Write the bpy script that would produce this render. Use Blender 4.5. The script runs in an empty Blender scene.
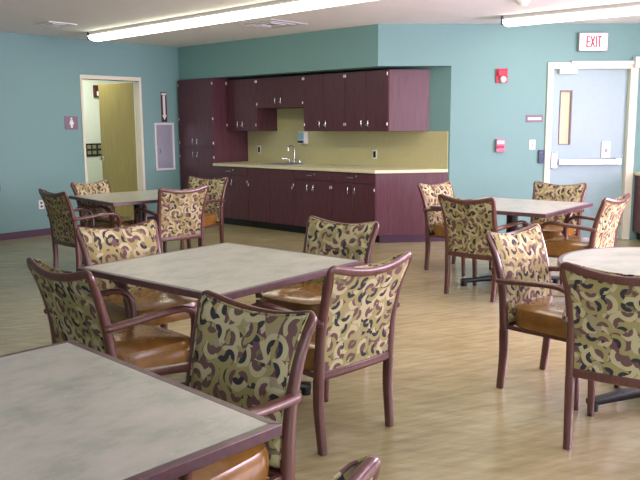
import bpy, bmesh, math, random
from mathutils import Vector, Matrix

PI = math.pi
rnd = random.Random(7)
SC = bpy.context.scene
COL = SC.collection

# ------------------------------------------------------------------ materials
def lin(c):
    def f(v):
        v /= 255.0
        return v / 12.92 if v <= 0.04045 else ((v + 0.055) / 1.055) ** 2.4
    return (f(c[0]), f(c[1]), f(c[2]), 1.0)

class NT:
    def __init__(self, name):
        self.m = bpy.data.materials.new(name)
        self.m.use_nodes = True
        self.t = self.m.node_tree
        self.b = self.t.nodes['Principled BSDF']
    def n(self, kind, **kw):
        nd = self.t.nodes.new(kind)
        for k, v in kw.items():
            setattr(nd, k, v)
        return nd
    def l(self, a, b):
        self.t.links.new(a, b)
    def math(self, op, a, b=None, clamp=False):
        nd = self.n('ShaderNodeMath', operation=op, use_clamp=clamp)
        for i, v in enumerate((a, b)):
            if v is None: continue
            if isinstance(v, (int, float)): nd.inputs[i].default_value = v
            else: self.l(v, nd.inputs[i])
        return nd.outputs[0]
    def mix(self, fac, a, b):
        nd = self.n('ShaderNodeMix', data_type='RGBA')
        for i, v in ((0, fac), (6, a), (7, b)):
            if isinstance(v, (int, float)): nd.inputs[i].default_value = v
            elif isinstance(v, tuple): nd.inputs[i].default_value = v
            else: self.l(v, nd.inputs[i])
        return nd.outputs[2]
    def coord(self, scale=(1, 1, 1), rot=(0, 0, 0), out='Object'):
        tc = self.n('ShaderNodeTexCoord')
        mp = self.n('ShaderNodeMapping')
        mp.inputs['Scale'].default_value = scale
        mp.inputs['Rotation'].default_value = rot
        self.l(tc.outputs[out], mp.inputs['Vector'])
        return mp.outputs[0]
    def noise(self, vec, scale, detail=4, rough=0.55):
        nd = self.n('ShaderNodeTexNoise')
        nd.inputs['Scale'].default_value = scale
        nd.inputs['Detail'].default_value = detail
        nd.inputs['Roughness'].default_value = rough
        self.l(vec, nd.inputs['Vector'])
        return nd.outputs['Fac']
    def ramp(self, fac, stops):
        nd = self.n('ShaderNodeValToRGB')
        el = nd.color_ramp.elements
        while len(el) < len(stops): el.new(0.5)
        for e, (p, c) in zip(el, stops):
            e.position = p; e.color = c
        self.l(fac, nd.inputs[0])
        return nd.outputs[0]
    def bump(self, h, strength, dist=0.002):
        nd = self.n('ShaderNodeBump')
        nd.inputs['Strength'].default_value = strength
        nd.inputs['Distance'].default_value = dist
        self.l(h, nd.inputs['Height'])
        self.l(nd.outputs[0], self.b.inputs['Normal'])
    def set(self, col=None, rough=None, metal=None, spec=None, emit=None, estr=None, coat=None):
        B = self.b.inputs
        if col is not None:
            if isinstance(col, tuple): B['Base Color'].default_value = col
            else: self.l(col, B['Base Color'])
        if rough is not None: B['Roughness'].default_value = rough
        if metal is not None: B['Metallic'].default_value = metal
        if spec is not None: B['Specular IOR Level'].default_value = spec
        if emit is not None: B['Emission Color'].default_value = emit; B['Emission Strength'].default_value = estr
        if coat is not None: B['Coat Weight'].default_value = coat; B['Coat Roughness'].default_value = 0.15
        return self.m

def plain(name, c, rough=0.5, metal=0.0, var=0.05, nscale=30, spec=0.5, bump=0.0):
    t = NT(name)
    v = t.coord()
    f = t.noise(v, nscale)
    a = lin(c)
    lo = tuple(x * (1 - var) for x in a[:3]) + (1,)
    hi = tuple(min(1, x * (1 + var)) for x in a[:3]) + (1,)
    t.set(t.ramp(f, [(0.3, lo), (0.7, hi)]), rough, metal, spec)
    if bump: t.bump(f, bump)
    return t.m

def glow(name, c, s):
    t = NT(name)
    return t.set(lin(c), 0.4, emit=lin(c), estr=s)

M = {}
M['teal'] = plain('teal_paint', (126, 166, 164), 0.55, var=0.03, nscale=60, bump=0.05, spec=0.3)
M['white_paint'] = plain('white_paint', (226, 232, 222), 0.6, var=0.02)
M['ceil'] = plain('ceiling_paint', (242, 241, 241), 0.8, var=0.02, nscale=80, spec=0.2)
M['trim'] = plain('cream_trim', (232, 228, 208), 0.4, var=0.02)
M['cove'] = plain('plum_cove_base', (66, 38, 60), 0.45)
M['black'] = plain('black_metal', (9, 9, 12), 0.4, var=0.1)
M['dark'] = plain('dark_recess', (28, 14, 18), 0.6)
M['chrome'] = plain('chrome', (215, 215, 218), 0.18, 1.0, var=0.02)
M['hinge'] = plain('satin_hinge', (206, 196, 200), 0.35, 0.6, var=0.02)
M['steel'] = plain('brushed_steel', (204, 210, 222), 0.35, 0.85, var=0.04)
M['white'] = plain('white_plastic', (236, 236, 232), 0.35, var=0.01)
M['red'] = plain('red_enamel', (196, 34, 62), 0.35)
M['maroon'] = plain('maroon_sign', (74, 22, 32), 0.45)
M['mauve'] = plain('mauve_sign', (134, 112, 130), 0.5)
M['navy'] = plain('navy_plastic', (40, 62, 96), 0.4)
M['door_blue'] = plain('exit_door_paint', (156, 184, 190), 0.4, var=0.02)
M['splash'] = plain('olive_laminate', (202, 196, 146), 0.35, var=0.04, nscale=40)
M['counter'] = plain('cream_counter', (228, 222, 186), 0.3, var=0.03)
M['glass_y'] = plain('amber_lite', (178, 180, 130), 0.15, var=0.03)
M['tan'] = plain('tan_board', (150, 140, 110), 0.5)
M['lens'] = glow('tube_lens', (255, 251, 226), 4.4)
M['exit_glow'] = glow('exit_face', (250, 246, 246), 0.35)
M['exit_red'] = glow('exit_letters', (205, 20, 70), 0.12)
M['strobe'] = plain('strobe_lens', (238, 234, 240), 0.1, var=0.01)
M['vent'] = plain('vent_white', (224, 224, 226), 0.5, var=0.01)
M['vent_gap'] = plain('vent_gap', (168, 168, 176), 0.7)
M['grey_metal'] = plain('grey_housing', (150, 146, 150), 0.5)

def wood_mat(name, c0, c1, scale=(40, 40, 3), rough=0.35, spec=0.5, coat=0.0):
    t = NT(name)
    v = t.coord(scale)
    f = t.noise(v, 1.0, 6, 0.65)
    t.set(t.ramp(f, [(0.3, lin(c0)), (0.72, lin(c1))]), rough, spec=spec, coat=coat)
    t.bump(f, 0.08)
    return t.m
M['cab'] = wood_mat('wine_laminate', (74, 39, 49), (102, 59, 70), rough=0.38)
M['chair_wood'] = wood_mat('plum_wood', (82, 48, 44), (106, 66, 60), (60, 60, 8), 0.28, coat=0.3)
M['oak_door'] = wood_mat('oak_veneer', (150, 134, 74), (170, 154, 90), (25, 25, 2), 0.4)
M['edge_wood'] = wood_mat('table_edge_band', (78, 54, 60), (102, 74, 80), (30, 30, 30), 0.3)

t = NT('caramel_vinyl')
f = t.noise(t.coord(), 14, 3)
t.set(t.ramp(f, [(0.3, lin((124, 84, 34))), (0.7, lin((148, 106, 50)))]), 0.24, coat=0.5)
M['vinyl'] = t.m

t = NT('stone_laminate')
f = t.noise(t.coord((1, 1.6, 1)), 6, 8, 0.7)
g = t.noise(t.coord((1, 1, 1)), 40, 4, 0.7)
c = t.ramp(f, [(0.3, lin((148, 156, 144))), (0.5, lin((176, 179, 166))), (0.68, lin((190, 187, 178)))])
c2 = t.mix(t.math('MULTIPLY', t.math('GREATER_THAN', g, 0.66), 0.35), c, lin((214, 210, 196)))
t.set(c2, 0.3, spec=0.5)
M['laminate'] = t.m

t = NT('wood_look_vinyl_floor')
def tex_map(rot, sc):
    tc = t.n('ShaderNodeTexCoord'); mp = t.n('ShaderNodeMapping', vector_type='TEXTURE')
    mp.inputs['Rotation'].default_value = (0, 0, math.radians(rot)); mp.inputs['Scale'].default_value = (sc[0], sc[1], 1)
    t.l(tc.outputs['Object'], mp.inputs['Vector'])
    return mp.outputs[0]
ga = t.noise(tex_map(24, (0.26, 0.045)), 1.0, 5, 0.6)
gb = t.noise(tex_map(-14, (0.22, 0.05)), 1.0, 5, 0.6)
gc = t.noise(tex_map(10, (0.8, 0.5)), 1.0, 3, 0.5)
s = t.math('ADD', t.math('MULTIPLY', ga, 0.45), t.math('ADD', t.math('MULTIPLY', gb, 0.27), t.math('MULTIPLY', gc, 0.28)))
c = t.ramp(s, [(0.30, lin((134, 122, 88))), (0.50, lin((162, 152, 114))), (0.70, lin((186, 178, 144)))])
t.set(c, 0.24, spec=0.5)
M['floor'] = t.m

# woven upholstery: overlapping C-shaped crescents, each cell turned its own way
t = NT('crescent_fabric')
tc = t.n('ShaderNodeTexCoord')
sx = t.n('ShaderNodeSeparateXYZ'); t.l(tc.outputs['Object'], sx.inputs[0])
oi = t.n('ShaderNodeObjectInfo')
cx = t.n('ShaderNodeCombineXYZ')
t.l(t.math('ADD', sx.outputs[0], t.math('MULTIPLY', oi.outputs['Random'], 7.0)), cx.inputs[0])
t.l(t.math('ADD', sx.outputs[2], t.math('MULTIPLY', oi.outputs['Random'], 3.0)), cx.inputs[1])
base = cx.outputs[0]
def vor(scale, off):
    mp = t.n('ShaderNodeMapping'); mp.inputs['Location'].default_value = off
    mp.inputs['Scale'].default_value = (scale, scale, scale)
    t.l(base, mp.inputs['Vector'])
    vd = t.n('ShaderNodeTexVoronoi', voronoi_dimensions='2D', feature='F1')
    vd.inputs['Scale'].default_value = 1.0
    vd.inputs['Randomness'].default_value = 0.75
    t.l(mp.outputs[0], vd.inputs['Vector'])
    sub = t.n('ShaderNodeVectorMath', operation='SUBTRACT')
    t.l(mp.outputs[0], sub.inputs[0]); t.l(vd.outputs['Position'], sub.inputs[1])
    sc = t.n('ShaderNodeSeparateColor'); t.l(vd.outputs['Color'], sc.inputs[0])
    return vd, sub.outputs[0], sc
def crescent(scale, off):
    vd, p, sc = vor(scale, off)
    s = t.n('ShaderNodeSeparateXYZ'); t.l(p, s.inputs[0])
    ang = t.math('MULTIPLY', sc.outputs[0], 2 * PI)
    ca = t.math('COSINE', ang); sa = t.math('SINE', ang)
    y = t.math('ADD', t.math('MULTIPLY', s.outputs[0], ca), t.math('MULTIPLY', s.outputs[1], sa))
    x = t.math('SUBTRACT', t.math('MULTIPLY', s.outputs[1], ca), t.math('MULTIPLY', s.outputs[0], sa))
    yy = t.math('ADD', y, 0.22)
    r = t.math('SQRT', t.math('ADD', t.math('MULTIPLY', x, x), t.math('MULTIPLY', yy, yy)))
    up = t.math('GREATER_THAN', yy, 0.05)
    return r, up, sc
def band(r, up, a, b):
    return t.math('MULTIPLY', up, t.math('MULTIPLY', t.math('GREATER_THAN', r, a), t.math('LESS_THAN', r, b)))
CREAM, KHAKI = lin((186, 175, 138)), lin((156, 146, 100))
OLIVE, BROWN = lin((122, 114, 84)), lin((108, 82, 80))
DARK, WINE, SAND = lin((56, 56, 62)), lin((110, 78, 84)), lin((158, 146, 118))
vd, p, sc = vor(17.0, (3.1, 1.7, 0))
rb = t.n('ShaderNodeValToRGB'); rb.color_ramp.interpolation = 'CONSTANT'
el = rb.color_ramp.elements
for _ in range(3): el.new(0.5)
for e, (pp, cc) in zip(el, [(0, KHAKI), (0.3, BROWN), (0.5, SAND), (0.7, WINE), (0.88, OLIVE)]): e.position = pp; e.color = cc
t.l(sc.outputs[1], rb.inputs[0])
colr = rb.outputs[0]
for scale, off in ((12.6, (0.3, 5.1, 0)), (11.8, (4.7, 2.2, 0)), (13.4, (8.1, 7.3, 0))):
    r, up, sc = crescent(scale, off)
    light = t.mix(t.math('GREATER_THAN', sc.outputs[1], 0.5), CREAM, KHAKI)
    inner = t.mix(t.math('GREATER_THAN', sc.outputs[2], 0.42), DARK, BROWN)
    colr = t.mix(band(r, up, 0.36, 0.62), colr, light)
    colr = t.mix(band(r, up, 0.12, 0.36), colr, inner)
wv = t.noise(t.coord((1, 1, 1)), 900, 2)
t.set(colr, 0.85, spec=0.2)
t.bump(wv, 0.15, 0.001)
M['fabric'] = t.m

# ------------------------------------------------------------------ mesh helpers
def new_bm(): return bmesh.new()

def link(name, bm, mat, parent=None, smooth=True, bevel=0.0, seg=2, sub=0, loc=None, rz=0):
    bmesh.ops.recalc_face_normals(bm, faces=bm.faces)
    me = bpy.data.meshes.new(name)
    bm.to_mesh(me); bm.free()
    o = bpy.data.objects.new(name, me)
    COL.objects.link(o)
    mats = mat if isinstance(mat, (list, tuple)) else [mat]
    for m in mats: me.materials.append(M[m] if isinstance(m, str) else m)
    if parent: o.parent = parent
    if loc: o.location = loc
    if rz: o.rotation_euler.z = rz
    if bevel:
        b = o.modifiers.new('bev', 'BEVEL'); b.width = bevel; b.segments = seg; b.limit_method = 'ANGLE'; b.angle_limit = 0.6
    if sub:
        b = o.modifiers.new('sub', 'SUBSURF'); b.levels = sub; b.render_levels = sub
    if smooth:
        me.shade_smooth()
        if not sub:
            me.set_sharp_from_angle(angle=math.radians(40))
    return o

def box(bm, x0, x1, y0, y1, z0, z1, mi=0):
    vs = [bm.verts.new((x, y, z)) for z in (z0, z1) for x, y in ((x0, y0), (x1, y0), (x1, y1), (x0, y1))]
    for f in ((0, 1, 2, 3), (4, 5, 6, 7), (0, 1, 5, 4), (1, 2, 6, 5), (2, 3, 7, 6), (3, 0, 4, 7)):
        bm.faces.new([vs[i] for i in f]).material_index = mi
    return bm

def prism(bm, poly, z0, z1, mi=0):
    a = [bm.verts.new((x, y, z0)) for x, y in poly]; b = [bm.verts.new((x, y, z1)) for x, y in poly]
    n = len(poly)
    bm.faces.new(a).material_index = mi; bm.faces.new(b).material_index = mi
    for i in range(n): bm.faces.new((a[i], a[(i + 1) % n], b[(i + 1) % n], b[i])).material_index = mi
    return bm

def catmull(pts, n=6):
    P = [Vector(p) for p in pts]
    P = [2 * P[0] - P[1]] + P + [2 * P[-1] - P[-2]]
    out = []
    for i in range(1, len(P) - 2):
        for k in range(n):
            u = k / n
            a, b, c, d = P[i - 1], P[i], P[i + 1], P[i + 2]
            out.append(0.5 * ((2 * b) + (c - a) * u + (2 * a - 5 * b + 4 * c - d) * u * u + (3 * b - a - 3 * c + d) * u ** 3))
    out.append(P[-2])
    return out

def tube(bm, pts, rads, ref=(1, 0, 0), ns=10, n=6, power=2.8, smooth_path=True, mi=0):
    """sweep a rounded section; rads = per control point (half size along ref, half size across)"""
    path = catmull(pts, n) if smooth_path else [Vector(p) for p in pts]
    if not isinstance(rads, list): rads = [rads] * len(pts)
    R = []
    if smooth_path:
        for i in range(len(rads) - 1):
            for k in range(n):
                u = k / n
                R.append((rads[i][0] * (1 - u) + rads[i + 1][0] * u, rads[i][1] * (1 - u) + rads[i + 1][1] * u))
        R.append(rads[-1])
    else: R = rads
    ref = Vector(ref)
    rings = []
    for i, p in enumerate(path):
        tng = (path[min(i + 1, len(path) - 1)] - path[max(i - 1, 0)]).normalized()
        a = (ref - tng * ref.dot(tng)).normalized()
        b = tng.cross(a)
        ring = []
        for k in range(ns):
            th = 2 * PI * (k + 0.5) / ns
            c, s = math.cos(th), math.sin(th)
            e = 2.0 / power
            ring.append(bm.verts.new(p + a * R[i][0] * math.copysign(abs(c) ** e, c) + b * R[i][1] * math.copysign(abs(s) ** e, s)))
        rings.append(ring)
    for r0, r1 in zip(rings, rings[1:]):
        for k in range(ns): bm.faces.new((r0[k], r0[(k + 1) % ns], r1[(k + 1) % ns], r1[k])).material_index = mi
    bm.faces.new(rings[0]).material_index = mi; bm.faces.new(rings[-1]).material_index = mi
    return bm

def cyl(bm, p0, p1, r, ns=16, mi=0, r1=None):
    p0, p1 = Vector(p0), Vector(p1)
    d = (p1 - p0).normalized()
    ref = Vector((1, 0, 0)) if abs(d.x) < 0.8 else Vector((0, 1, 0))
    r1 = r if r1 is None else r1
    return tube(bm, [p0, p1], [(r, r), (r1, r1)], ref, ns, power=2, smooth_path=False, mi=mi)

def empty(name, loc=(0, 0, 0), rz=0.0, label=None, cat=None, group=None):
    o = bpy.data.objects.new(name, None)
    COL.objects.link(o)
    o.empty_display_size = 0.1
    o.location = loc; o.rotation_euler.z = rz
    tag(o, label, cat, group)
    return o

def tag(o, label=None, cat=None, group=None):
    if label: o['label'] = label
    if cat: o['category'] = cat
    if group: o['group'] = group
    return o

def struct(o):
    o['kind'] = 'structure'
    return o

def copy_tree(o, parent=None):
    c = o.copy(); COL.objects.link(c)
    if parent: c.parent = parent
    for ch in o.children: copy_tree(ch, c)
    return c

# ------------------------------------------------------------------ the room's plan
CAM = dict(f=750.96, pitch=0.1533, roll=-0.0071, H=1.4718)
ZC = 2.653
A = -0.7315                       # direction of the cabinet wall
BANG = 0.0333                     # direction of the exit wall
D1 = Vector((math.cos(A), math.sin(A), 0)); D2 = Vector((-math.sin(A), math.cos(A), 0))
K = Vector((-2.1713, 11.8984, 0))
LS = 3.8804
C = K + D1 * LS
DB = Vector((math.cos(BANG), math.sin(BANG), 0)); NB = Vector((-math.sin(BANG), math.cos(BANG), 0))
TB = 0.62                         # back of the cabinet recess
MJ = TB / math.sin(BANG - A)      # where the exit wall meets it
SJ = LS + MJ * math.cos(BANG - A)
ZS = 2.16

def Kp(s, t, z=0): return K + D1 * s + D2 * t + Vector((0, 0, z))
def Ep(m, n, z=0): return C + DB * m + NB * n + Vector((0, 0, z))

def wall(name, loc, rz, s0, s1, z1, holes=(), th=0.13, mat='teal', y0=0.0):
    bm = new_bm()
    s = s0
    for (a, b, za, zb) in sorted(holes):
        if a > s: box(bm, s, a, y0, y0 + th, 0, z1)
        if za > 0: box(bm, a, b, y0, y0 + th, 0, za)
        if zb < z1: box(bm, a, b, y0, y0 + th, zb, z1)
        s = b
    if s < s1: box(bm, s, s1, y0, y0 + th, 0, z1)
    return struct(link(name, bm, mat, smooth=False, loc=loc, rz=rz))

# floor and ceiling
fl = [(-11.5, 13.8), (-11.5, 2.0), (-4.6, -4.2), (5.6, -4.2), (5.6, 10.4), (1.9, 10.4), (-1.2, 13.8)]
struct(link('floor', prism(new_bm(), fl, -0.08, 0.0), 'floor', smooth=False))
struct(link('ceiling', prism(new_bm(), fl, ZC, ZC + 0.1), 'ceil', smooth=False))

# left wall (local x = D2, y points away from the room)
LW = 10.4
wall('wall_left', K, A + PI / 2, -LW, TB + 0.1, ZC, [(-1.682, -0.748, 0, 2.115)])
struct(link('baseboard_left', box(box(new_bm(), -LW, -1.72, -0.012, 0, 0, 0.09), -0.712, 0, -0.012, 0, 0, 0.09), 'cove', loc=K, rz=A + PI / 2, smooth=False))
# recess behind the cabinets and the soffit over them
bm = box(new_bm(), -0.13, SJ, TB, TB + 0.12, 0, ZC)
struct(link('wall_back', bm, 'teal', smooth=False, loc=K, rz=A))
bm = prism(new_bm(), [(0, 0), (LS, 0), (SJ, TB), (0, TB)], ZS, ZC)
struct(link('wall_soffit', bm, 'teal', smooth=False, loc=K, rz=A))
# exit wall
EW = 4.25
wall('wall_exit', C, BANG, MJ, EW + 0.13, ZC, [(2.14, 3.115, 0, 2.12)])
struct(link('baseboard_exit', box(new_bm(), MJ + 0.01, 2.075, -0.012, 0, 0, 0.09), 'cove', loc=C, rz=BANG, smooth=False))
# right wall with windows (out of frame), rear walls
XR = Ep(EW, 0)
WR = 13.2
wins_r = [(-4.6, -2.4, 0.8, 2.3), (-7.4, -5.2, 0.8, 2.3), (-10.2, -8.0, 0.8, 2.3)]
# local x = NB direction reversed sign: origin at the corner, negative s comes towards the camera; y points out (+x world)
bm = new_bm()
def rwall(bm, s0, s1, z0, z1): box(bm, 0, 0.13, s0, s1, z0, z1)
edges = [0.0]
for a, b, za, zb in wins_r:
    rwall(bm, b, edges[-1], 0, ZC); rwall(bm, a, b, 0, za); rwall(bm, a, b, zb, ZC); edges.append(a)
rwall(bm, -WR, edges[-1], 0, ZC)
struct(link('wall_right', bm, 'teal', smooth=False, loc=XR, rz=BANG))
RB = XR - NB * WR
LB = K - D2 * LW
MID = LB + D1 * 8.6
def span_wall(name, p, q, holes=()):
    d = q - p
    return wall(name, p, math.atan2(d.y, d.x), 0, d.length, ZC, holes, th=-0.13)
span_wall('wall_rear', LB, MID)
wins_b = [(0.8, 3.0, 0.8, 2.3), (3.6, 5.8, 0.8, 2.3), (6.4, 8.0, 0.8, 2.3)]
span_wall('wall_front', MID, RB, wins_b)
n = 1
def window(p, rz, w, zb, zt):
    global n
    bm = new_bm()
    for x0, x1, z0, z1 in ((0, w, zb, zb + 0.05), (0, w, zt - 0.05, zt), (0, 0.05, zb + .05, zt - .05), (w - 0.05, w, zb + .05, zt - .05), (w / 2 - 0.025, w / 2 + 0.025, zb + .05, zt - .05)):
        box(bm, x0, x1, -0.03, 0.03, z0, z1)
    struct(link('window_%d' % n, bm, 'white', smooth=False, loc=p, rz=rz)); n += 1
def area(name, p, facing, w, h, power, col):
    L = bpy.data.lights.new(name, 'AREA'); L.shape = 'RECTANGLE'; L.size = w; L.size_y = h
    L.energy = power; L.color = col
    o = bpy.data.objects.new(name, L); COL.objects.link(o)
    o.location = p
    o.rotation_euler = Vector(facing).to_track_quat('-Z', 'Y').to_euler()
    return o
DAY = (0.86, 0.93, 1.0)
for (a, b, za, zb), pw in zip(wins_r, (190, 120, 20)):
    p = XR + NB * a + DB * 0.065
    window(p, BANG + PI / 2, b - a, za, zb)
    area('daylight', XR + NB * ((a + b) / 2) + DB * 0.3 + Vector((0, 0, (za + zb) / 2)), -DB, b - a, zb - za, pw, (1.0, 0.73, 0.96))
d = (RB - MID).normalized(); nrm = Vector((-d.y, d.x, 0))
for (a, b, za, zb), pw in zip(wins_b, (5, 30, 140)):
    p = MID + d * a - nrm * 0.065
    window(p, math.atan2(d.y, d.x), b - a, za, zb)
    area('daylight', MID + d * ((a + b) / 2) - nrm * 0.3 + Vector((0, 0, (za + zb) / 2)), nrm, b - a, zb - za, pw, DAY)

# hallway behind the left door
HP = K - D1 * 2.0
wall('wall_hall', HP, A + PI / 2, -3.4, 0.9, ZC, mat='white_paint')
wall('wall_hall_end', K - D1 * 0.13 + D2 * 0.75, A, -1.9, 0.0, ZC, mat='white_paint')

# ------------------------------------------------------------------ door_1 (open oak door in the left wall)
d1o = struct(empty('door_1', K, A + PI / 2))
bm = new_bm()
for x0, x1, z0, z1 in ((-1.717, -1.68, 0, 2.115), (-0.75, -0.712, 0, 2.115), (-1.717, -0.712, 2.115, 2.171)):
    box(bm, x0, x1, -0.02, 0.15, z0, z1)
struct(link('door_frame', bm, 'trim', d1o, bevel=0.004))
leaf = link('door_leaf', box(new_bm(), 0, 0.90, -0.045, 0.0, 0.01, 2.105), ['oak_door'], d1o, bevel=0.003)
leaf.location = (-0.765, 0.11, 0); leaf.rotation_euler.z = PI - math.radians(88)
struct(leaf)
bm = new_bm(); box(bm, -0.004, 0.0, -0.045, 0.0, 0.01, 2.105)
o = struct(link('door_edge', bm, 'trim', leaf, smooth=False))
bm = new_bm()
for s in (1, -1):
    y = 0.0 if s > 0 else -0.045
    cyl(bm, (0.84, y, 0.96), (0.84, y + s * 0.045, 0.96), 0.012)
    cyl(bm, (0.84, y + s * 0.045, 0.96), (0.84, y + s * 0.075, 0.96), 0.03)
    cyl(bm, (0.84, y, 0.96), (0.84, y + s * 0.008, 0.96), 0.034)
struct(link('door_knob', bm, 'chrome', leaf))

# ------------------------------------------------------------------ door_2 (pale blue exit door)
d2o = struct(empty('door_2', C, BANG))
bm = new_bm()
for x0, x1, z0, z1 in ((2.078, 2.15, 0, 2.12), (3.105, 3.2, 0, 2.12), (2.078, 3.2, 2.115, 2.193)):
    box(bm, x0, x1, -0.025, 0.13, z0, z1)
struct(link('door_frame', bm, 'trim', d2o, bevel=0.004))
struct(link('door_leaf', box(box(box(box(new_bm(), 2.152, 2.268, 0.05, 0.095, 0.01, 2.112), 2.408, 3.102, 0.05, 0.095, 0.01, 2.112), 2.268, 2.408, 0.05, 0.095, 0.01, 1.204), 2.268, 2.408, 0.05, 0.095, 1.851, 2.112), 'door_blue', d2o, smooth=False))
struct(link('door_pane', box(new_bm(), 2.268, 2.408, 0.065, 0.08, 1.204, 1.851), 'glass_y', d2o, smooth=False))
bm = new_bm()
for x0, x1, z0, z1 in ((2.262, 2.272, 1.2, 1.855), (2.4, 2.416, 1.2, 1.855), (2.262, 2.416, 1.845, 1.861), (2.262, 2.416, 1.194, 1.206)):
    box(bm, x0, x1, 0.04, 0.052, z0, z1)
struct(link('pane_trim', bm, 'mauve', d2o, smooth=False))
bm = new_bm()
box(bm, 2.165, 2.25, -0.005, 0.05, 0.90, 1.10)
box(bm, 2.25, 3.0, -0.03, 0.012, 0.945, 1.02)
box(bm, 2.98, 3.06, 0.0, 0.05, 0.94, 1.03)
struct(link('panic_bar', bm, 'steel', d2o, bevel=0.008))
bm = box(new_bm(), 2.808, 2.92, 0.03, 0.05, 1.03, 1.232)
pl = struct(link('alarm_plate', bm, 'white', d2o, bevel=0.003))
struct(link('plate_mark', box(new_bm(), 2.853, 2.873, 0.026, 0.031, 1.10, 1.14), 'mauve', pl, smooth=False))
bm = box(new_bm(), 2.23, 2.45, -0.01, 0.05, 2.055, 2.112)
tube(bm, [(2.34, -0.005, 2.108), (2.6, -0.028, 2.122)], [(0.012, 0.006)] * 2, (0, 1, 0), smooth_path=False)
struct(link('door_closer', bm, 'white', d2o, bevel=0.006))

# ------------------------------------------------------------------ cabinets
ROT = A
def pull(bm, x, y, z, vertical=True, L=0.09):
    h = L / 2
    if vertical:
        pts = [(x, y, z - h), (x, y - 0.028, z - h + 0.008), (x, y - 0.034, z), (x, y - 0.028, z + h - 0.008), (x, y, z + h)]
        ref = (1, 0, 0)
    else:
        pts = [(x - h, y, z), (x - h + 0.008, y - 0.028, z), (x, y - 0.034, z), (x + h - 0.008, y - 0.028, z), (x + h, y, z)]
        ref = (0, 0, 1)
    tube(bm, pts, (0.006, 0.006), ref, 8, 4, 2)
    return bm
def hinge(parent, x, y, z):
    bm = new_bm(); cyl(bm, (x, y - 0.006, z - 0.018), (x, y - 0.006, z + 0.018), 0.009, 10)
    return link('hinge', bm, 'hinge', parent)
def cab_door(parent, x0, x1, z0, z1, yf, handle=None, hside=None, hz=(), lock=None):
    d = link('door', box(new_bm(), x0 + 0.002, x1 - 0.002, yf, yf + 0.019, z0 + 0.002, z1 - 0.002), 'cab', parent, bevel=0.0015, seg=1)
    if handle:
        bm = new_bm(); pull(bm, handle[0], yf, handle[1]); link('handle', bm, 'chrome', d)
    if lock:
        bm = new_bm(); cyl(bm, (lock[0], yf, lock[1]), (lock[0], yf - 0.012, lock[1]), 0.011, 12); link('lock', bm, 'chrome', d)
    for z in hz: hinge(d, hside, yf, z)
    return d
def pair(parent, w, z0, z1, yf, hz, handle_z, handles=True, lock=True):
    m = w / 2
    cab_door(parent, 0, m, z0, z1, yf, (m - 0.055, handle_z) if handles else None, 0.012, hz)
    cab_door(parent, m, w, z0, z1, yf, (m + 0.055, handle_z) if handles else None, w - 0.012, hz, (m + 0.012, handle_z - 0.02) if (handles and lock) else None)

# tall unit, local origin at its front left floor corner (x along the wall, y into the wall)
TF, UF, BF = -0.06, 0.195, -0.085
root = empty('tall_cabinet', Kp(0.035, TF), ROT, 'tall wine-red two-tier cabinet standing in the corner by the extinguisher box', 'cabinet')
w = 0.833; dep = TB - TF
link('body', box(box(new_bm(), 0, w, 0.02, dep, 0.1, ZS - 0.005), 0.0, w - 0.0, 0.07, dep, 0, 0.1), 'cab', root, bevel=0.002, seg=1)
pair(root, w, 1.135, ZS - 0.012, 0, (2.075, 1.56, 1.2), 1.22)
pair(root, w, 0.105, 1.135, 0, (0.99,), 1.02)
link('toe_kick', box(new_bm(), 0.004, w - 0.004, 0.06, 0.072, 0.0, 0.1), 'black', root, smooth=False)

# wall units
ULAB = ['wine-red wall cabinet hung against the tall corner cabinet', 'short wine-red wall cabinet hung high above the sink',
        'wine-red wall cabinet just right of the sink, soap dispenser beneath its left edge', 'rightmost wine-red wall cabinet with the exposed angled end']
US = [0.870, 1.528, 2.462, 3.195, 3.895]
UE_back = 4.22
for i in range(4):
    s0, s1 = US[i], US[i + 1]
    zb = 1.70 if i == 1 else 1.375
    w = s1 - s0 - 0.003
    root = empty('wall_cabinet', Kp(s0, UF, zb), ROT, ULAB[i], 'cabinet', 'wall cabinets')
    dep = TB - UF
    H = ZS - 0.03 - zb
    if i == 3:
        poly = [(0, 0.02), (w - 0.0, 0.02), (UE_back - s0, dep), (0, dep)]
        link('body', prism(new_bm(), poly, 0, H), 'cab', root, bevel=0.002, seg=1)
    else:
        link('body', box(new_bm(), 0, w, 0.02, dep, 0, H), 'cab', root, bevel=0.002, seg=1)
    hz = (0.09, H - 0.05) if i != 1 else (0.06, H - 0.05)
    pair(root, w, 0, H, 0, hz, 0.1)

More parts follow.
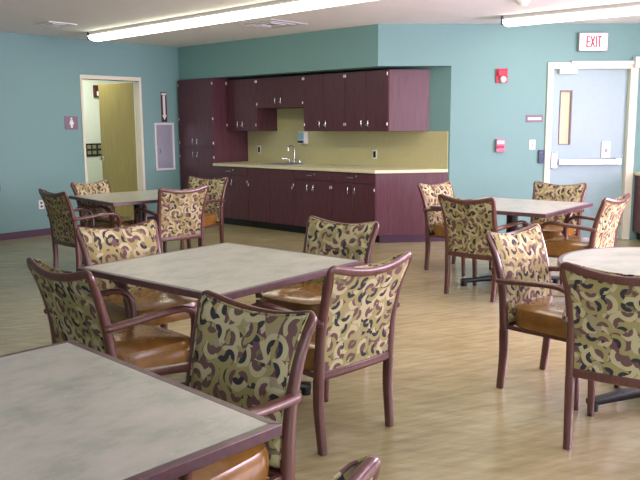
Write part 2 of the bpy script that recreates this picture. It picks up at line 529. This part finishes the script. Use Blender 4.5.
# base units: end panel slanted like the exit wall
BS = [0.878, 1.617, 2.511, 3.192, 3.915]
BE_back = 4.499
BLAB = ['wine-red base cabinet under the counter beside the tall corner cabinet', 'wine-red base cabinet without pulls below the sink',
        'wine-red base cabinet with drawer just right of the sink cabinet', 'wine-red base cabinet at the counter end with a broad angled end panel']
for i in range(4):
    s0, s1 = BS[i], BS[i + 1]
    w = s1 - s0 - 0.003
    root = empty('base_cabinet', Kp(s0, BF), ROT, BLAB[i], 'cabinet', 'base cabinets under the counter')
    dep = TB - BF; H = 0.864
    if i == 3:
        poly = [(0, 0.02), (w, 0.02), (BE_back - s0, dep), (0, dep)]
        link('body', prism(new_bm(), poly, 0.095, H), 'cab', root, bevel=0.002, seg=1)
        link('plinth', prism(new_bm(), [(0, 0.075), (w - 0.01, 0.075), (w - 0.0 + 0.03, 0.06), (BE_back - s0 - 0.012, dep - 0.02), (0, dep - 0.02)], 0.0, 0.094), 'cove', root, smooth=False)
    else:
        link('body', box(box(new_bm(), 0, w, 0.02, dep, 0.1, H), 0, w, 0.08, dep, 0, 0.1), 'cab', root, bevel=0.002, seg=1)
    link('toe_kick', box(new_bm(), 0.002, w - 0.002, 0.065, 0.078, 0, 0.094), 'black', root, smooth=False)
    if i != 1:
        dr = link('drawer', box(new_bm(), 0.003, w - 0.003, 0, 0.019, 0.735, 0.858), 'cab', root, bevel=0.0015, seg=1)
        bm = new_bm(); pull(bm, w / 2 - 0.03, 0, 0.80, False, 0.1); link('handle', bm, 'chrome', dr)
        bm = new_bm(); cyl(bm, (w / 2 + 0.07, 0, 0.82), (w / 2 + 0.07, -0.014, 0.82), 0.013, 12); link('lock', bm, 'chrome', dr)
        pair(root, w, 0.105, 0.73, 0, (0.66,), 0.635)
    else:
        pair(root, w, 0.105, 0.858, 0, (0.62,), 0.63, handles=False)

# counter, backsplash, sink, faucet
bm = prism(new_bm(), [(0.878, BF - 0.025), (3.925, BF - 0.025), (BE_back + 0.012, TB), (0.878, TB)], 0.866, 0.907)
tag(link('countertop', bm, 'counter', loc=K, rz=ROT, bevel=0.006), 'long cream countertop over the wine-red base cabinets', 'countertop')
bm = new_bm()
box(bm, 0.878, 1.531, TB - 0.012, TB, 0.907, 1.372); box(bm, 1.531, 2.459, TB - 0.012, TB, 0.907, 1.697); box(bm, 2.459, BE_back, TB - 0.012, TB, 0.907, 1.372)
tag(link('backsplash', bm, 'splash', loc=K, rz=ROT, smooth=False), 'olive yellow backsplash panel between counter and wall cabinets', 'backsplash')
root = empty('sink', Kp(1.97, 0.26, 0.907), ROT, 'stainless steel drop-in sink set in the cream countertop', 'sink')
bm = new_bm()
for x0, x1, y0, y1 in ((-0.30, 0.30, -0.24, -0.21), (-0.30, 0.30, 0.19, 0.27), (-0.30, -0.27, -0.21, 0.19), (0.27, 0.30, -0.21, 0.19)):
    box(bm, x0, x1, y0, y1, 0.0, 0.006)
link('rim', bm, 'steel', root)
bm = new_bm(); box(bm, -0.27, 0.27, -0.21, 0.19, 0.001, 0.003)
link('bowl', bm, 'grey_metal', root)
root = empty('faucet', Kp(2.0, 0.48, 0.913), ROT, 'chrome gooseneck faucet with two blade handles behind the sink', 'faucet')
bm = new_bm()
cyl(bm, (0, 0, 0), (0, 0, 0.03), 0.026, r1=0.018)
tube(bm, [(0, 0, 0.02), (0, 0, 0.16), (0, -0.01, 0.225), (0, -0.06, 0.255), (0, -0.115, 0.235), (0, -0.13, 0.18)], (0.011, 0.011), (1, 0, 0), 12, 6, 2)
link('spout', bm, 'chrome', root)
bm = new_bm(); box(bm, -0.14, 0.14, -0.028, 0.028, 0, 0.012); link('base_plate', bm, 'chrome', root, bevel=0.006)
for s in (-1, 1):
    bm = new_bm(); cyl(bm, (s * 0.1, 0, 0.01), (s * 0.1, 0, 0.055), 0.022, r1=0.016)
    tube(bm, [(s * 0.1, 0, 0.05), (s * 0.12, -0.04, 0.06), (s * 0.15, -0.1, 0.07)], [(0.012, 0.008), (0.01, 0.006), (0.012, 0.005)], (0, 0, 1))
    link('handle', bm, 'chrome', root)

# soap dispenser
root = empty('soap_dispenser', Kp(2.10, TB - 0.014, 1.19), ROT, 'white and blue soap dispenser on the olive backsplash above the faucet', 'soap dispenser')
bm = new_bm(); box(bm, -0.075, 0.075, -0.09, 0, 0.0, 0.182); link('body', bm, 'white', root, bevel=0.02, seg=3)
link('tank', box(new_bm(), -0.06, 0.06, -0.096, -0.075, 0.06, 0.165), plain('soap_blue', (150, 186, 206), 0.2), root, bevel=0.008)
link('push_bar', box(new_bm(), -0.05, 0.05, -0.11, -0.085, 0.015, 0.05), 'navy', root, bevel=0.006)

def outlet(name, loc, rz, label, cat, group=None, dark=True, w=0.075, h=0.12):
    r = empty(name, loc, rz, label, cat, group)
    link('plate', box(new_bm(), -w / 2, w / 2, -0.007, 0, -h / 2, h / 2), 'white', r, bevel=0.003)
    if dark == 'black':
        link('receptacle', box(new_bm(), -0.02, 0.02, -0.011, -0.006, -0.042, 0.042), 'black', r, bevel=0.004)
    elif dark == 'switch':
        link('toggle', box(new_bm(), -0.006, 0.006, -0.02, -0.006, -0.012, 0.012), 'grey_metal', r, bevel=0.002)
    else:
        for z in (-0.024, 0.024):
            link('receptacle', box(new_bm(), -0.016, 0.016, -0.010, -0.006, z - 0.014, z + 0.014), 'navy', r, bevel=0.005)
    return r
outlet('wall_outlet', Kp(1.137, TB - 0.013, 1.09), ROT, 'black outlet in a white plate left of the sink on the backsplash', 'outlet', 'backsplash outlets', 'black')
outlet('wall_outlet', Kp(3.37, TB - 0.013, 1.065), ROT, 'black outlet in a white plate under the rightmost wall cabinet', 'outlet', 'backsplash outlets', 'black')
RL = A + PI / 2
outlet('wall_outlet', K + D2 * -2.39 + Vector((0, 0, 0.42)), RL, 'white outlet low on the teal wall beside the far left chair', 'outlet')

# ------------------------------------------------------------------ left wall things
root = empty('restroom_sign', K + D2 * -1.876 + Vector((0, 0, 1.51)), RL, 'square mauve restroom sign with white figure left of the open door', 'sign')
link('plaque', box(new_bm(), -0.1, 0.1, -0.008, 0, -0.09, 0.09), 'mauve', root, bevel=0.002)
bm = new_bm()
cyl(bm, (0.0, -0.008, 0.058), (0.0, -0.011, 0.058), 0.015, 14)
bm2 = [(-0.018, 0.038), (0.018, 0.038), (0.036, -0.02), (0.016, -0.02), (0.014, -0.066), (-0.014, -0.066), (-0.016, -0.02), (-0.036, -0.02)]
a = [bm.verts.new((x, -0.008, z)) for x, z in bm2]; b = [bm.verts.new((x, -0.011, z)) for x, z in bm2]
bm.faces.new(a); bm.faces.new(b)
for i in range(8): bm.faces.new((a[i], a[(i + 1) % 8], b[(i + 1) % 8], b[i]))
link('figure', bm, 'white', root, smooth=False)

root = empty('extinguisher_cabinet', K + D2 * -0.333 + Vector((0, 0, 0.785)), RL, 'steel fire extinguisher cabinet on the teal wall below the arrow sign', 'fire extinguisher cabinet')
bm = new_bm()
for x0, x1, z0, z1 in ((-0.18, -0.15, 0, 0.72), (0.15, 0.18, 0, 0.72), (-0.15, 0.15, 0, 0.03), (-0.15, 0.15, 0.69, 0.72)):
    box(bm, x0, x1, -0.035, 0, z0, z1)
link('frame', bm, 'vent', root, bevel=0.003)
dd = link('door', box(new_bm(), -0.15, 0.15, -0.022, -0.005, 0.03, 0.69), 'steel', root, bevel=0.002)
bm = new_bm(); pull(bm, -0.11, -0.022, 0.3, True, 0.08); link('handle', bm, 'chrome', dd)

root = empty('extinguisher_sign', K + D2 * -0.305 + Vector((0, 0, 1.52)), RL, 'narrow maroon sign with a white down arrow above the steel cabinet', 'sign')
link('plaque', box(new_bm(), -0.052, 0.052, -0.006, 0, 0.0, 0.45), 'maroon', root, bevel=0.002)
bm = new_bm()
def flat(bm, pts, y0=-0.006, y1=-0.009):
    a = [bm.verts.new((x, y0, z)) for x, z in pts]; b = [bm.verts.new((x, y1, z)) for x, z in pts]
    n_ = len(pts); bm.faces.new(a); bm.faces.new(b)
    for i in range(n_): bm.faces.new((a[i], a[(i + 1) % n_], b[(i + 1) % n_], b[i]))
flat(bm, [(-0.022, 0.40), (0.022, 0.40), (0.022, 0.10), (0.042, 0.10), (0.0, 0.03), (-0.042, 0.10), (-0.022, 0.10)])
flat(bm, [(-0.042, 0.405), (0.042, 0.405), (0.042, 0.435), (-0.042, 0.435)])
link('arrow', bm, 'white', root, smooth=False)

tag(link('wall_plate', box(new_bm(), -0.06, 0.0, -0.02, 0, -0.05, 0.05), 'black', loc=K + D2 * -2.945 + Vector((0, 0, 0.69)), rz=RL, bevel=0.004), 'small black box on the teal wall at the left edge', 'wall plate')

# hallway things
root = empty('fire_strobe', HP + D2 * -0.225 + Vector((0, 0, 2.05)), RL, 'dark red fire strobe on the white hallway wall behind the open door', 'fire alarm')
link('housing', box(new_bm(), -0.055, 0.055, -0.05, 0, -0.1, 0.1), 'maroon', root, bevel=0.006)
link('lens', box(new_bm(), -0.02, 0.045, -0.075, -0.05, -0.08, 0.0), 'strobe', root, bevel=0.01)
root = empty('notice_board', HP + D2 * -0.335 + Vector((0, 0, 1.06)), RL, 'small black board with tan cards on the hallway wall', 'notice board')
link('board', box(new_bm(), -0.16, 0.19, -0.015, 0, -0.11, 0.11), 'black', root, bevel=0.003)
bm = new_bm()
for x in (-0.12, -0.02, 0.09): 
    for z in (-0.075, 0.02): box(bm, x, x + 0.07, -0.018, -0.014, z, z + 0.06)
link('cards', bm, 'tan', root, smooth=False)
root = empty('hallway_light', K - D1 * 1.05 - D2 * 0.9 + Vector((0, 0, ZC - 0.06)), RL, 'square ceiling light in the hallway behind the open door', 'ceiling light')
link('pan', box(new_bm(), -0.32, 0.32, -0.32, 0.32, 0.02, 0.06), 'vent', root)
link('diffuser', box(new_bm(), -0.3, 0.3, -0.3, 0.3, 0.0, 0.02), glow('hall_glow', (255, 250, 232), 16.0), root, bevel=0.005)

# ------------------------------------------------------------------ exit wall things
root = empty('exit_sign', Ep(2.609, 0, 2.431), BANG, 'white lit exit sign with red letters above the pale blue door', 'sign')
link('housing', box(new_bm(), -0.18, 0.18, -0.055, 0, -0.112, 0.112), 'grey_metal', root, bevel=0.004)
link('face', box(new_bm(), -0.168, 0.168, -0.059, -0.054, -0.1, 0.1), 'exit_glow', root, smooth=False)
bm = new_bm()
def bar(p, q, w=0.017):
    p, q = Vector((p[0], 0, p[1])), Vector((q[0], 0, q[1]))
    dd = (q - p).normalized(); pr = Vector((-dd.z, 0, dd.x)) * w / 2
    flat(bm, [((v).x, (v).z) for v in (p - pr, q - pr, q + pr, p + pr)], -0.059, -0.062)
h = 0.066
bar((-0.082, -h), (-0.082, h)); 
for z in (-h + .0065, 0, h - .0065): bar((-0.082, z), (-0.046, z))
bar((-0.036, -h), (0.012, h)); bar((0.012, -h), (-0.036, h))
bar((0.032, -h), (0.032, h))
bar((0.048, h - .0065), (0.096, h - .0065)); bar((0.072, -h), (0.072, h))
link('letters', bm, 'exit_red', root, smooth=False)

root = empty('fire_alarm', Ep(1.512, 0, 2.037), BANG, 'red fire alarm strobe with white lens high on the blue wall', 'fire alarm')
link('back_plate', box(new_bm(), -0.072, 0.072, -0.02, 0, -0.085, 0.085), 'red', root, bevel=0.004)
link('horn', box(new_bm(), -0.055, 0.055, -0.05, -0.02, -0.01, 0.07), 'red', root, bevel=0.008)
bm = new_bm(); bmesh.ops.create_uvsphere(bm, u_segments=16, v_segments=10, radius=0.042, matrix=Matrix.Translation((0.012, -0.035, -0.045)))
link('lens', bm, 'strobe', root)
root = empty('pull_station', Ep(1.516, 0, 1.193), BANG, 'small red and white fire pull station below the alarm strobe', 'fire alarm pull')
link('housing', box(new_bm(), -0.055, 0.055, -0.045, 0, -0.08, 0.08), plain('pale_red', (206, 120, 150), 0.35), root, bevel=0.008)
link('handle', box(new_bm(), -0.04, 0.04, -0.062, -0.045, -0.03, 0.0), 'red', root, bevel=0.004)
link('label_strip', box(new_bm(), -0.042, 0.042, -0.05, -0.044, 0.02, 0.06), 'white', root, smooth=False)
root = empty('door_sign', Ep(1.936, 0, 1.52), BANG, 'mauve room sign with a white strip left of the blue door', 'sign')
link('plaque', box(new_bm(), -0.105, 0.105, -0.01, 0, -0.044, 0.044), 'mauve', root, bevel=0.002)
link('strip', box(new_bm(), -0.082, 0.082, -0.013, -0.009, -0.018, 0.012), 'white', root, smooth=False)
outlet('light_switch', Ep(1.922, 0, 1.2), BANG, 'white light switch under the mauve room sign', 'light switch', None, 'switch')
root = empty('card_reader', Ep(2.03, 0, 1.053), BANG, 'narrow navy blue card reader beside the door frame', 'card reader')
link('body', box(new_bm(), -0.033, 0.033, -0.03, 0, -0.08, 0.08), 'navy', root, bevel=0.006)
link('indicator', box(new_bm(), -0.01, 0.01, -0.033, -0.029, 0.05, 0.058), 'exit_red', root, smooth=False)
root = empty('door_sensor', Ep(3.18, 0, 2.187), BANG, 'white junction box with conduit running over the exit door frame', 'junction box')
link('box', box(new_bm(), -0.055, 0.055, -0.09, 0, -0.066, 0.066), 'white', root, bevel=0.005)
link('conduit', box(new_bm(), -0.82, -0.055, -0.05, -0.027, -0.022, 0.018), 'white', root, bevel=0.003)

# low cabinet beside the exit door, backing on the right wall
cm = 3.235
root = empty('low_cabinet', Ep(cm, -0.004), BANG, 'low wine-red cabinet with pale top right of the exit door', 'cabinet')
link('body', box(box(new_bm(), 0.02, EW - cm - 0.005, -1.6, 0, 0.1, 0.81), 0.08, EW - cm - 0.005, -1.6, 0, 0, 0.1), 'cab', root, bevel=0.002, seg=1)
link('toe_kick', box(new_bm(), 0.065, 0.079, -1.6, 0, 0, 0.1), 'black', root, smooth=False)
link('top', box(new_bm(), -0.02, EW - cm - 0.005, -1.63, 0, 0.812, 0.85), 'counter', root, bevel=0.005)
for k in range(3):
    y1 = -0.005 - k * 0.53
    dd = link('door', box(new_bm(), 0.0, 0.019, y1 - 0.525, y1, 0.105, 0.805), 'cab', root, bevel=0.0015, seg=1)
    bm = new_bm(); cyl(bm, (0, y1 - 0.3, 0.72), (-0.025, y1 - 0.3, 0.72), 0.014); link('knob', bm, 'chrome', dd)

# ------------------------------------------------------------------ ceiling fixtures and vents
def tube_light(p, rz, L, label):
    r = empty('ceiling_light', p, rz, label, 'ceiling light', 'long fluorescent ceiling lights')
    link('housing', box(new_bm(), 0, L, -0.10, 0.10, -0.055, 0.0), 'grey_metal', r, bevel=0.003)
    bm = new_bm()
    prof = [(-0.115, -0.05)] + [(-0.115 * math.cos(PI * k / 10), -0.06 - 0.055 * math.sin(PI * k / 10)) for k in range(11)] + [(0.115, -0.05)]
    a = [bm.verts.new((0.012, y, z)) for y, z in prof]; b = [bm.verts.new((L - 0.012, y, z)) for y, z in prof]
    bm.faces.new(a); bm.faces.new(b)
    for i in range(len(prof)): bm.faces.new((a[i], a[(i + 1) % len(prof)], b[(i + 1) % len(prof)], b[i]))
    link('diffuser', bm, 'lens', r)
    for x0, x1 in ((-0.012, 0.012), (L - 0.012, L + 0.012)):
        link('end_cap', box(new_bm(), x0, x1, -0.118, 0.118, -0.105, 0.0), 'navy', r, bevel=0.01)
    return r
def ceil_at(x, y): return Vector((x, y, ZC))
tube_light(ceil_at(-2.86, 9.92), A - 0.02, 6.1, 'long fluorescent ceiling light ending near the open door, left of the other')
tube_light(ceil_at(2.11, 8.72), A + 0.05, 2.45, 'fluorescent ceiling light close above the exit sign')
tube_light(ceil_at(2.10, 8.75) - D2 * 4.2, A, 3.6, 'long fluorescent ceiling light over the near right tables, above the frame')

def vent(p, rz, S, label):
    r = empty('ceiling_vent', p, rz, label, 'ceiling vent', 'square ceiling vents')
    h = S / 2
    link('backing', box(new_bm(), -h, h, -h, h, -0.006, 0), 'vent_gap' if S > 0.5 else 'ceil', r, smooth=False)
    for k, (o_, i_) in enumerate(((h, h - 0.05), (h - 0.10, h - 0.14), (h - 0.19, h - 0.22))):
        bm = new_bm()
        for x0, x1, y0, y1 in ((-o_, o_, -o_, -i_), (-o_, o_, i_, o_), (-o_, -i_, -i_, i_), (i_, o_, -i_, i_)):
            box(bm, x0, x1, y0, y1, -0.010 - 0.003 * k, -0.004)
        link('louver_ring' if k else 'frame', bm, 'vent', r, bevel=0.002)
    return r
vent(ceil_at(-0.56, 9.2), A, 0.62, 'square white ceiling vent between the long light and the soffit')
vent(ceil_at(-3.09, 9.1), A, 0.36, 'small square ceiling vent left of the long fluorescent light')
root = empty('smoke_detector', ceil_at(2.0, 7.62), 0, 'round white smoke detector on the ceiling near the top edge', 'smoke detector')
bm = new_bm(); cyl(bm, (0, 0, -0.02), (0, 0, 0), 0.07, 24); link('base', bm, 'white', root)
bm = new_bm(); cyl(bm, (0, 0, -0.05), (0, 0, -0.02), 0.04, 24, r1=0.06); link('sensor_head', bm, 'white', root)

# ------------------------------------------------------------------ tables
TH = 0.74
def table_base(root, feet_rot=0.0):
    bm = new_bm(); cyl(bm, (0, 0, 0.06), (0, 0, TH - 0.05), 0.05, 20); link('column', bm, 'black', root)
    bm = new_bm(); box(bm, -0.28, 0.28, -0.03, 0.03, TH - 0.055, TH - 0.032); box(bm, -0.03, 0.03, -0.28, 0.28, TH - 0.056, TH - 0.033)
    link('mounting_plate', bm, 'black', root)
    for k in range(4):
        a = feet_rot + k * PI / 2
        c, s = math.cos(a), math.sin(a)
        bm = new_bm()
        tube(bm, [(0.03 * c, 0.03 * s, 0.072), (0.25 * c, 0.25 * s, 0.062), (0.46 * c, 0.46 * s, 0.045)], [(0.034, 0.03), (0.03, 0.024), (0.026, 0.018)], (-s, c, 0), 10, 4, 4)
        ft = link('foot', bm, 'black', root)
        bm = new_bm(); cyl(bm, (0.435 * c, 0.435 * s, 0.0), (0.435 * c, 0.435 * s, 0.045), 0.028, 14); link('glide', bm, 'black', ft)

def square_table(x, y, a, label, S=1.0754):
    r = empty('square_table', (x, y, 0), a, label, 'table', 'square dining tables')
    h = S / 2; e = 0.026
    link('tabletop', box(new_bm(), -h + e, h - e, -h + e, h - e, TH - 0.03, TH), 'laminate', r, smooth=False)
    bm = new_bm()
    o_ = [(-h, -h), (h, -h), (h, h), (-h, h)]; i_ = [(-h + e, -h + e), (h - e, -h + e), (h - e, h - e), (-h + e, h - e)]
    for k in range(4):
        k2 = (k + 1) % 4
        prism(bm, [o_[k], o_[k2], i_[k2], i_[k]], TH - 0.032, TH - 0.0005)
    link('edge_band', bm, 'edge_wood', r, bevel=0.003)
    table_base(r, PI / 4)
    return r
T1 = (-0.8567, 1.7596, 0.7969); T2 = (-0.5154, 3.9264, 0.8803); T3 = (-1.9134, 7.889, 0.7108); T4 = (1.7458, 6.7661, 0.8846)
square_table(*T1, 'square stone-topped table cut off at the bottom left corner, nearest of all')
square_table(*T2, 'square stone-topped table in the middle of the picture with four chairs pushed in')
square_table(*T3, 'square stone-topped table at the far left in front of the open oak door')
square_table(*T4, 'square stone-topped table at the back right in front of the exit door')
r = empty('round_table', (1.82, 3.83, 0), 0, 'round pale-topped table at the right edge, cut off by the frame', 'table')
bm = new_bm(); cyl(bm, (0, 0, TH - 0.03), (0, 0, TH), 0.535, 64); link('tabletop', bm, 'laminate', r)
bm = new_bm()
n_ = 64
rg = [[bm.verts.new((rr * math.cos(2 * PI * k / n_), rr * math.sin(2 * PI * k / n_), z)) for k in range(n_)] for rr, z in ((0.535, TH - 0.0005), (0.558, TH - 0.0005), (0.562, TH - 0.006), (0.562, TH - 0.028), (0.535, TH - 0.032))]
for i in range(5):
    for k in range(n_): bm.faces.new((rg[i][k], rg[i][(k + 1) % n_], rg[(i + 1) % 5][(k + 1) % n_], rg[(i + 1) % 5][k]))
link('edge_band', bm, 'edge_wood', r)
table_base(r, math.radians(17))

# ------------------------------------------------------------------ armchair (faces +Y, origin on the floor)
POST = [(0.230, -0.226, 0.0), (0.235, -0.208, 0.2), (0.236, -0.209, 0.345), (0.236, -0.225, 0.56), (0.241, -0.262, 0.72), (0.251, -0.293, 0.805), (0.262, -0.312, 0.862)]
def post_at(z):
    for (x0, y0, z0), (x1, y1, z1) in zip(POST, POST[1:]):
        if z <= z1:
            u = (z - z0) / (z1 - z0)
            return x0 + (x1 - x0) * u, y0 + (y1 - y0) * u
    return POST[-1][:2]
def make_chair():
    r = empty('armchair')
    for s in (-1, 1):
        bm = new_bm()
        tube(bm, [(s * x, y, z) for x, y, z in POST[:3]], [(0.018, 0.020), (0.020, 0.023), (0.020, 0.025)], (1, 0, 0), 12, 6, 3.5)
        lg = link('leg', bm, 'chair_wood', r)
        bm = new_bm(); cyl(bm, (s * POST[0][0], POST[0][1], -0.0), (s * POST[0][0], POST[0][1], 0.008), 0.012, 10); link('glide', bm, 'black', lg)
        bm = new_bm()
        tube(bm, [(s * 0.236, 0.232, 0.0), (s * 0.238, 0.226, 0.2), (s * 0.24, 0.215, 0.42)], [(0.015, 0.015), (0.018, 0.018), (0.021, 0.021)], (1, 0, 0), 12, 6, 3.5)
        lg = link('leg', bm, 'chair_wood', r)
        bm = new_bm(); cyl(bm, (s * 0.236, 0.232, 0.0), (s * 0.236, 0.232, 0.02), 0.016, 12); link('glide', bm, 'black', lg)
        bm = new_bm()
        tube(bm, [(s * 0.241, -0.250, 0.612), (s * 0.254, -0.225, 0.614), (s * 0.270, -0.10, 0.626), (s * 0.278, 0.06, 0.638), (s * 0.278, 0.15, 0.634), (s * 0.272, 0.205, 0.600), (s * 0.260, 0.222, 0.54), (s * 0.247, 0.217, 0.435)],
             [(0.018, 0.014), (0.024, 0.017), (0.024, 0.015), (0.026, 0.014), (0.026, 0.015), (0.024, 0.017), (0.021, 0.017), (0.018, 0.016)], (1, 0, 0), 14, 6, 2.6)
        link('arm', bm, 'chair_wood', r)
    # back frame: two posts, sagging top rail with flared ends, lower rail
    bm = new_bm()
    U = [(x, y, z) for x, y, z in POST[2:6]]
    side = U + [(0.258, -0.308, 0.842), (0.250, -0.317, 0.861), (0.222, -0.322, 0.857)]
    mid = [(u * 0.222, -0.322 - 0.022 * (1 - u * u), 0.857 - 0.030 * (1 - u * u)) for u in (0.6, 0.2, -0.2, -0.6)]
    path = side + mid + [(-x, y, z) for x, y, z in side[::-1]]
    rs = [(0.024, 0.020), (0.022, 0.020), (0.019, 0.020), (0.016, 0.018), (0.014, 0.018), (0.012, 0.018), (0.011, 0.019)]
    tube(bm, path, rs + [(0.011, 0.019)] * 4 + rs[::-1], (0, 1, 0), 14, 6, 2.8)
    low = [(u * 0.236 / 3, -0.213 - 0.012 * (1 - (u / 3) ** 2), 0.362) for u in range(-3, 4)]
    tube(bm, low, (0.022, 0.013), (0, 0, 1), 12, 3, 3.5)
    link('back_frame', bm, 'chair_wood', r)
    # upholstered back: rear panel inside the posts, fuller front
    bm = new_bm()
    NU, NV = 16, 18
    F, Bk = [], []
    for j in range(NV + 1):
        v = j / NV
        fr, bk = [], []
        for i in range(NU + 1):
            u = -1 + 2 * i / NU
            ztop = 0.873 - 0.031 * (1 - abs(u) ** 2.0)
            z = 0.378 + (ztop - 0.378) * v
            hx, py = post_at(z)
            bow = 0.020 * (1 - u * u) * (0.5 + 0.5 * v)
            edge = (max(0.0, 1 - (1 - abs(u)) / 0.10) ** 2) * 0.016 + (max(0.0, 1 - (1 - v) / 0.08) ** 2) * 0.016 + (max(0.0, 1 - v / 0.08) ** 2) * 0.016
            fr.append(bm.verts.new((u * (hx - 0.013), py + 0.036 - bow - edge + 0.012 * math.cos(u * PI / 2), z)))
            bk.append(bm.verts.new((u * (hx - 0.013), py - 0.010 - bow, 0.378 + (ztop - 0.03 - 0.378) * v)))
        F.append(fr); Bk.append(bk)
    for j in range(NV):
        for i in range(NU):
            bm.faces.new((F[j][i], F[j][i + 1], F[j + 1][i + 1], F[j + 1][i])); bm.faces.new((Bk[j][i], Bk[j + 1][i], Bk[j + 1][i + 1], Bk[j][i + 1]))
    # front cushion sides run straight back to the posts
    def rim(a, b):
        for p, q, p2, q2 in zip(a, a[1:], b, b[1:]): bm.faces.new((p, q, q2, p2))
    rim([row[0] for row in F], [row[0] for row in Bk]); rim([row[-1] for row in F], [row[-1] for row in Bk]); rim(F[0], Bk[0]); rim(F[-1], Bk[-1])
    pip_pts = [v_.co.copy() for v_ in ([row[0] for row in F] + F[-1][1:] + [row[-1] for row in F][::-1][1:])]
    bc = link('backrest', bm, 'fabric', r)
    bm = new_bm()
    tube(bm, pip_pts, (0.0045, 0.0045), (0, 1, 0.01), 6, 1, 2, smooth_path=False) if False else tube(bm, pip_pts, [(0.0045, 0.0045)] * len(pip_pts), (0.05, 1, 0.05), 6, power=2, smooth_path=False)
    link('piping', bm, 'fabric', bc)
    # seat cushion
    bm = new_bm()
    rings = []
    N = 40
    for z, k in ((0.362, 0.94), (0.368, 0.985), (0.40, 1.0), (0.448, 0.995), (0.468, 0.96), (0.479, 0.86), (0.486, 0.6), (0.489, 0.25)):
        ring = []
        for q in range(N):
            th = 2 * PI * q / N
            c, s = math.cos(th), math.sin(th)
            e = 2 / 5.0
            x = math.copysign(abs(c) ** e, c); y = math.copysign(abs(s) ** e, s)
            wx = 0.232 + 0.022 * (y + 1) / 2
            yy = 0.035 + y * 0.225 + (0.02 * (1 - x * x) if y > 0.5 else 0)
            droop = 0.012 * max(0, y) ** 4 if z > 0.44 else 0
            ring.append(bm.verts.new((x * wx * k, 0.035 + (yy - 0.035) * k, z - droop)))
        rings.append(ring)
    for a, b in zip(rings, rings[1:]):
        for q in range(N): bm.faces.new((a[q], a[(q + 1) % N], b[(q + 1) % N], b[q]))
    bm.faces.new(rings[0]); bm.faces.new(rings[-1])
    link('seat', bm, 'vinyl', r)
    bm = new_bm()
    box(bm, -0.222, 0.222, 0.19, 0.214, 0.345, 0.366); box(bm, -0.222, 0.222, -0.2, -0.176, 0.345, 0.366)
    for s in (-1, 1): box(bm, s * 0.226 - 0.011, s * 0.226 + 0.011, -0.2, 0.214, 0.345, 0.366)
    link('seat_frame', bm, 'chair_wood', r, bevel=0.004)
    return r
proto = make_chair()
TOPY = -0.322
chairs = [   # top-of-back midpoint on plan, facing (degrees), label
 ((0.238, 3.29), 134, 'armchair seen from behind at the middle table, near right side, its patterned back facing us'),
 ((-1.151, 3.216), 47.5, 'armchair at the middle table near left side, dark patterned back turned to us'),
 ((-1.25, 4.578), -46, 'armchair at the middle table far left side, cream patterned back above the tabletop'),
 ((0.148, 4.729), -127, 'armchair at the middle table far right side, in front of the wine-red end panel'),
 ((-0.219, 2.508), -130, 'armchair with yellow patterned back front facing us at the nearest table corner'),
 ((-0.076, 1.095), 137, 'armchair cut off by the bottom edge, only its rounded top rail showing'),
 ((-2.51, 7.018), 45, 'armchair at the far left table, leftmost, dark back turned to us'),
 ((-2.515, 8.2), -28, 'armchair behind the far left table against the open doorway'),
 ((-1.319, 7.321), 128, 'armchair at the far left table with back to us, centre of that group'),
 ((-1.285, 8.704), -116, 'armchair at the far left table standing in front of the tall cabinet'),
 ((1.2, 6.18), 46, 'armchair at the back right table with back square to us, left side'),
 ((1.176, 7.72), -46, 'armchair at the back right table in front of the counter end panel'),
 ((2.428, 7.566), -127, 'armchair at the back right table directly in front of the exit door'),
 ((2.44, 6.12), 138, 'armchair at the back right table seen side-on with tan seat, right side'),
 ((1.108, 4.275), -46.5, 'armchair at the round table facing right, pinkish back and tan seat showing'),
 ((1.262, 3.035), 57, 'large armchair at the right edge with dark back to us, at the round table'),
]
for i, ((x, y), fdeg, lab) in enumerate(chairs):
    c = proto if i == 0 else copy_tree(proto)
    rz = math.radians(fdeg - 90)
    off = Vector((-math.sin(rz) * TOPY, math.cos(rz) * TOPY, 0))
    c.location = Vector((x, y, 0)) - off
    c.rotation_euler.z = rz
    tag(c, lab, 'armchair', 'patterned armchairs')

# ------------------------------------------------------------------ world, camera, colour
W = bpy.data.worlds.new('world'); SC.world = W
W.use_nodes = True
bg = W.node_tree.nodes['Background']
bg.inputs['Color'].default_value = (0.75, 0.85, 1.0, 1)
bg.inputs['Strength'].default_value = 1.5

cd = bpy.data.cameras.new('camera')
co = bpy.data.objects.new('camera', cd); COL.objects.link(co)
cd.sensor_fit = 'HORIZONTAL'; cd.sensor_width = 36.0
cd.lens = CAM['f'] * 36.0 / 640.0
cd.clip_start = 0.05
c_, s_ = math.cos(CAM['pitch']), math.sin(CAM['pitch']); cr, sr = math.cos(CAM['roll']), math.sin(CAM['roll'])
R0, U0, F = Vector((1, 0, 0)), Vector((0, s_, c_)), Vector((0, c_, -s_))
Rv, Uv = cr * R0 + sr * U0, -sr * R0 + cr * U0
mw = Matrix((Rv, Uv, -F)).transposed().to_4x4()
mw.translation = Vector((0, 0, CAM['H']))
co.matrix_world = mw
SC.camera = co

vs = SC.view_settings
SC.display_settings.display_device = 'sRGB'
vs.view_transform = 'Standard'; vs.look = 'None'; vs.gamma = 1.0; vs.use_curve_mapping = False
vs.exposure = 0.84
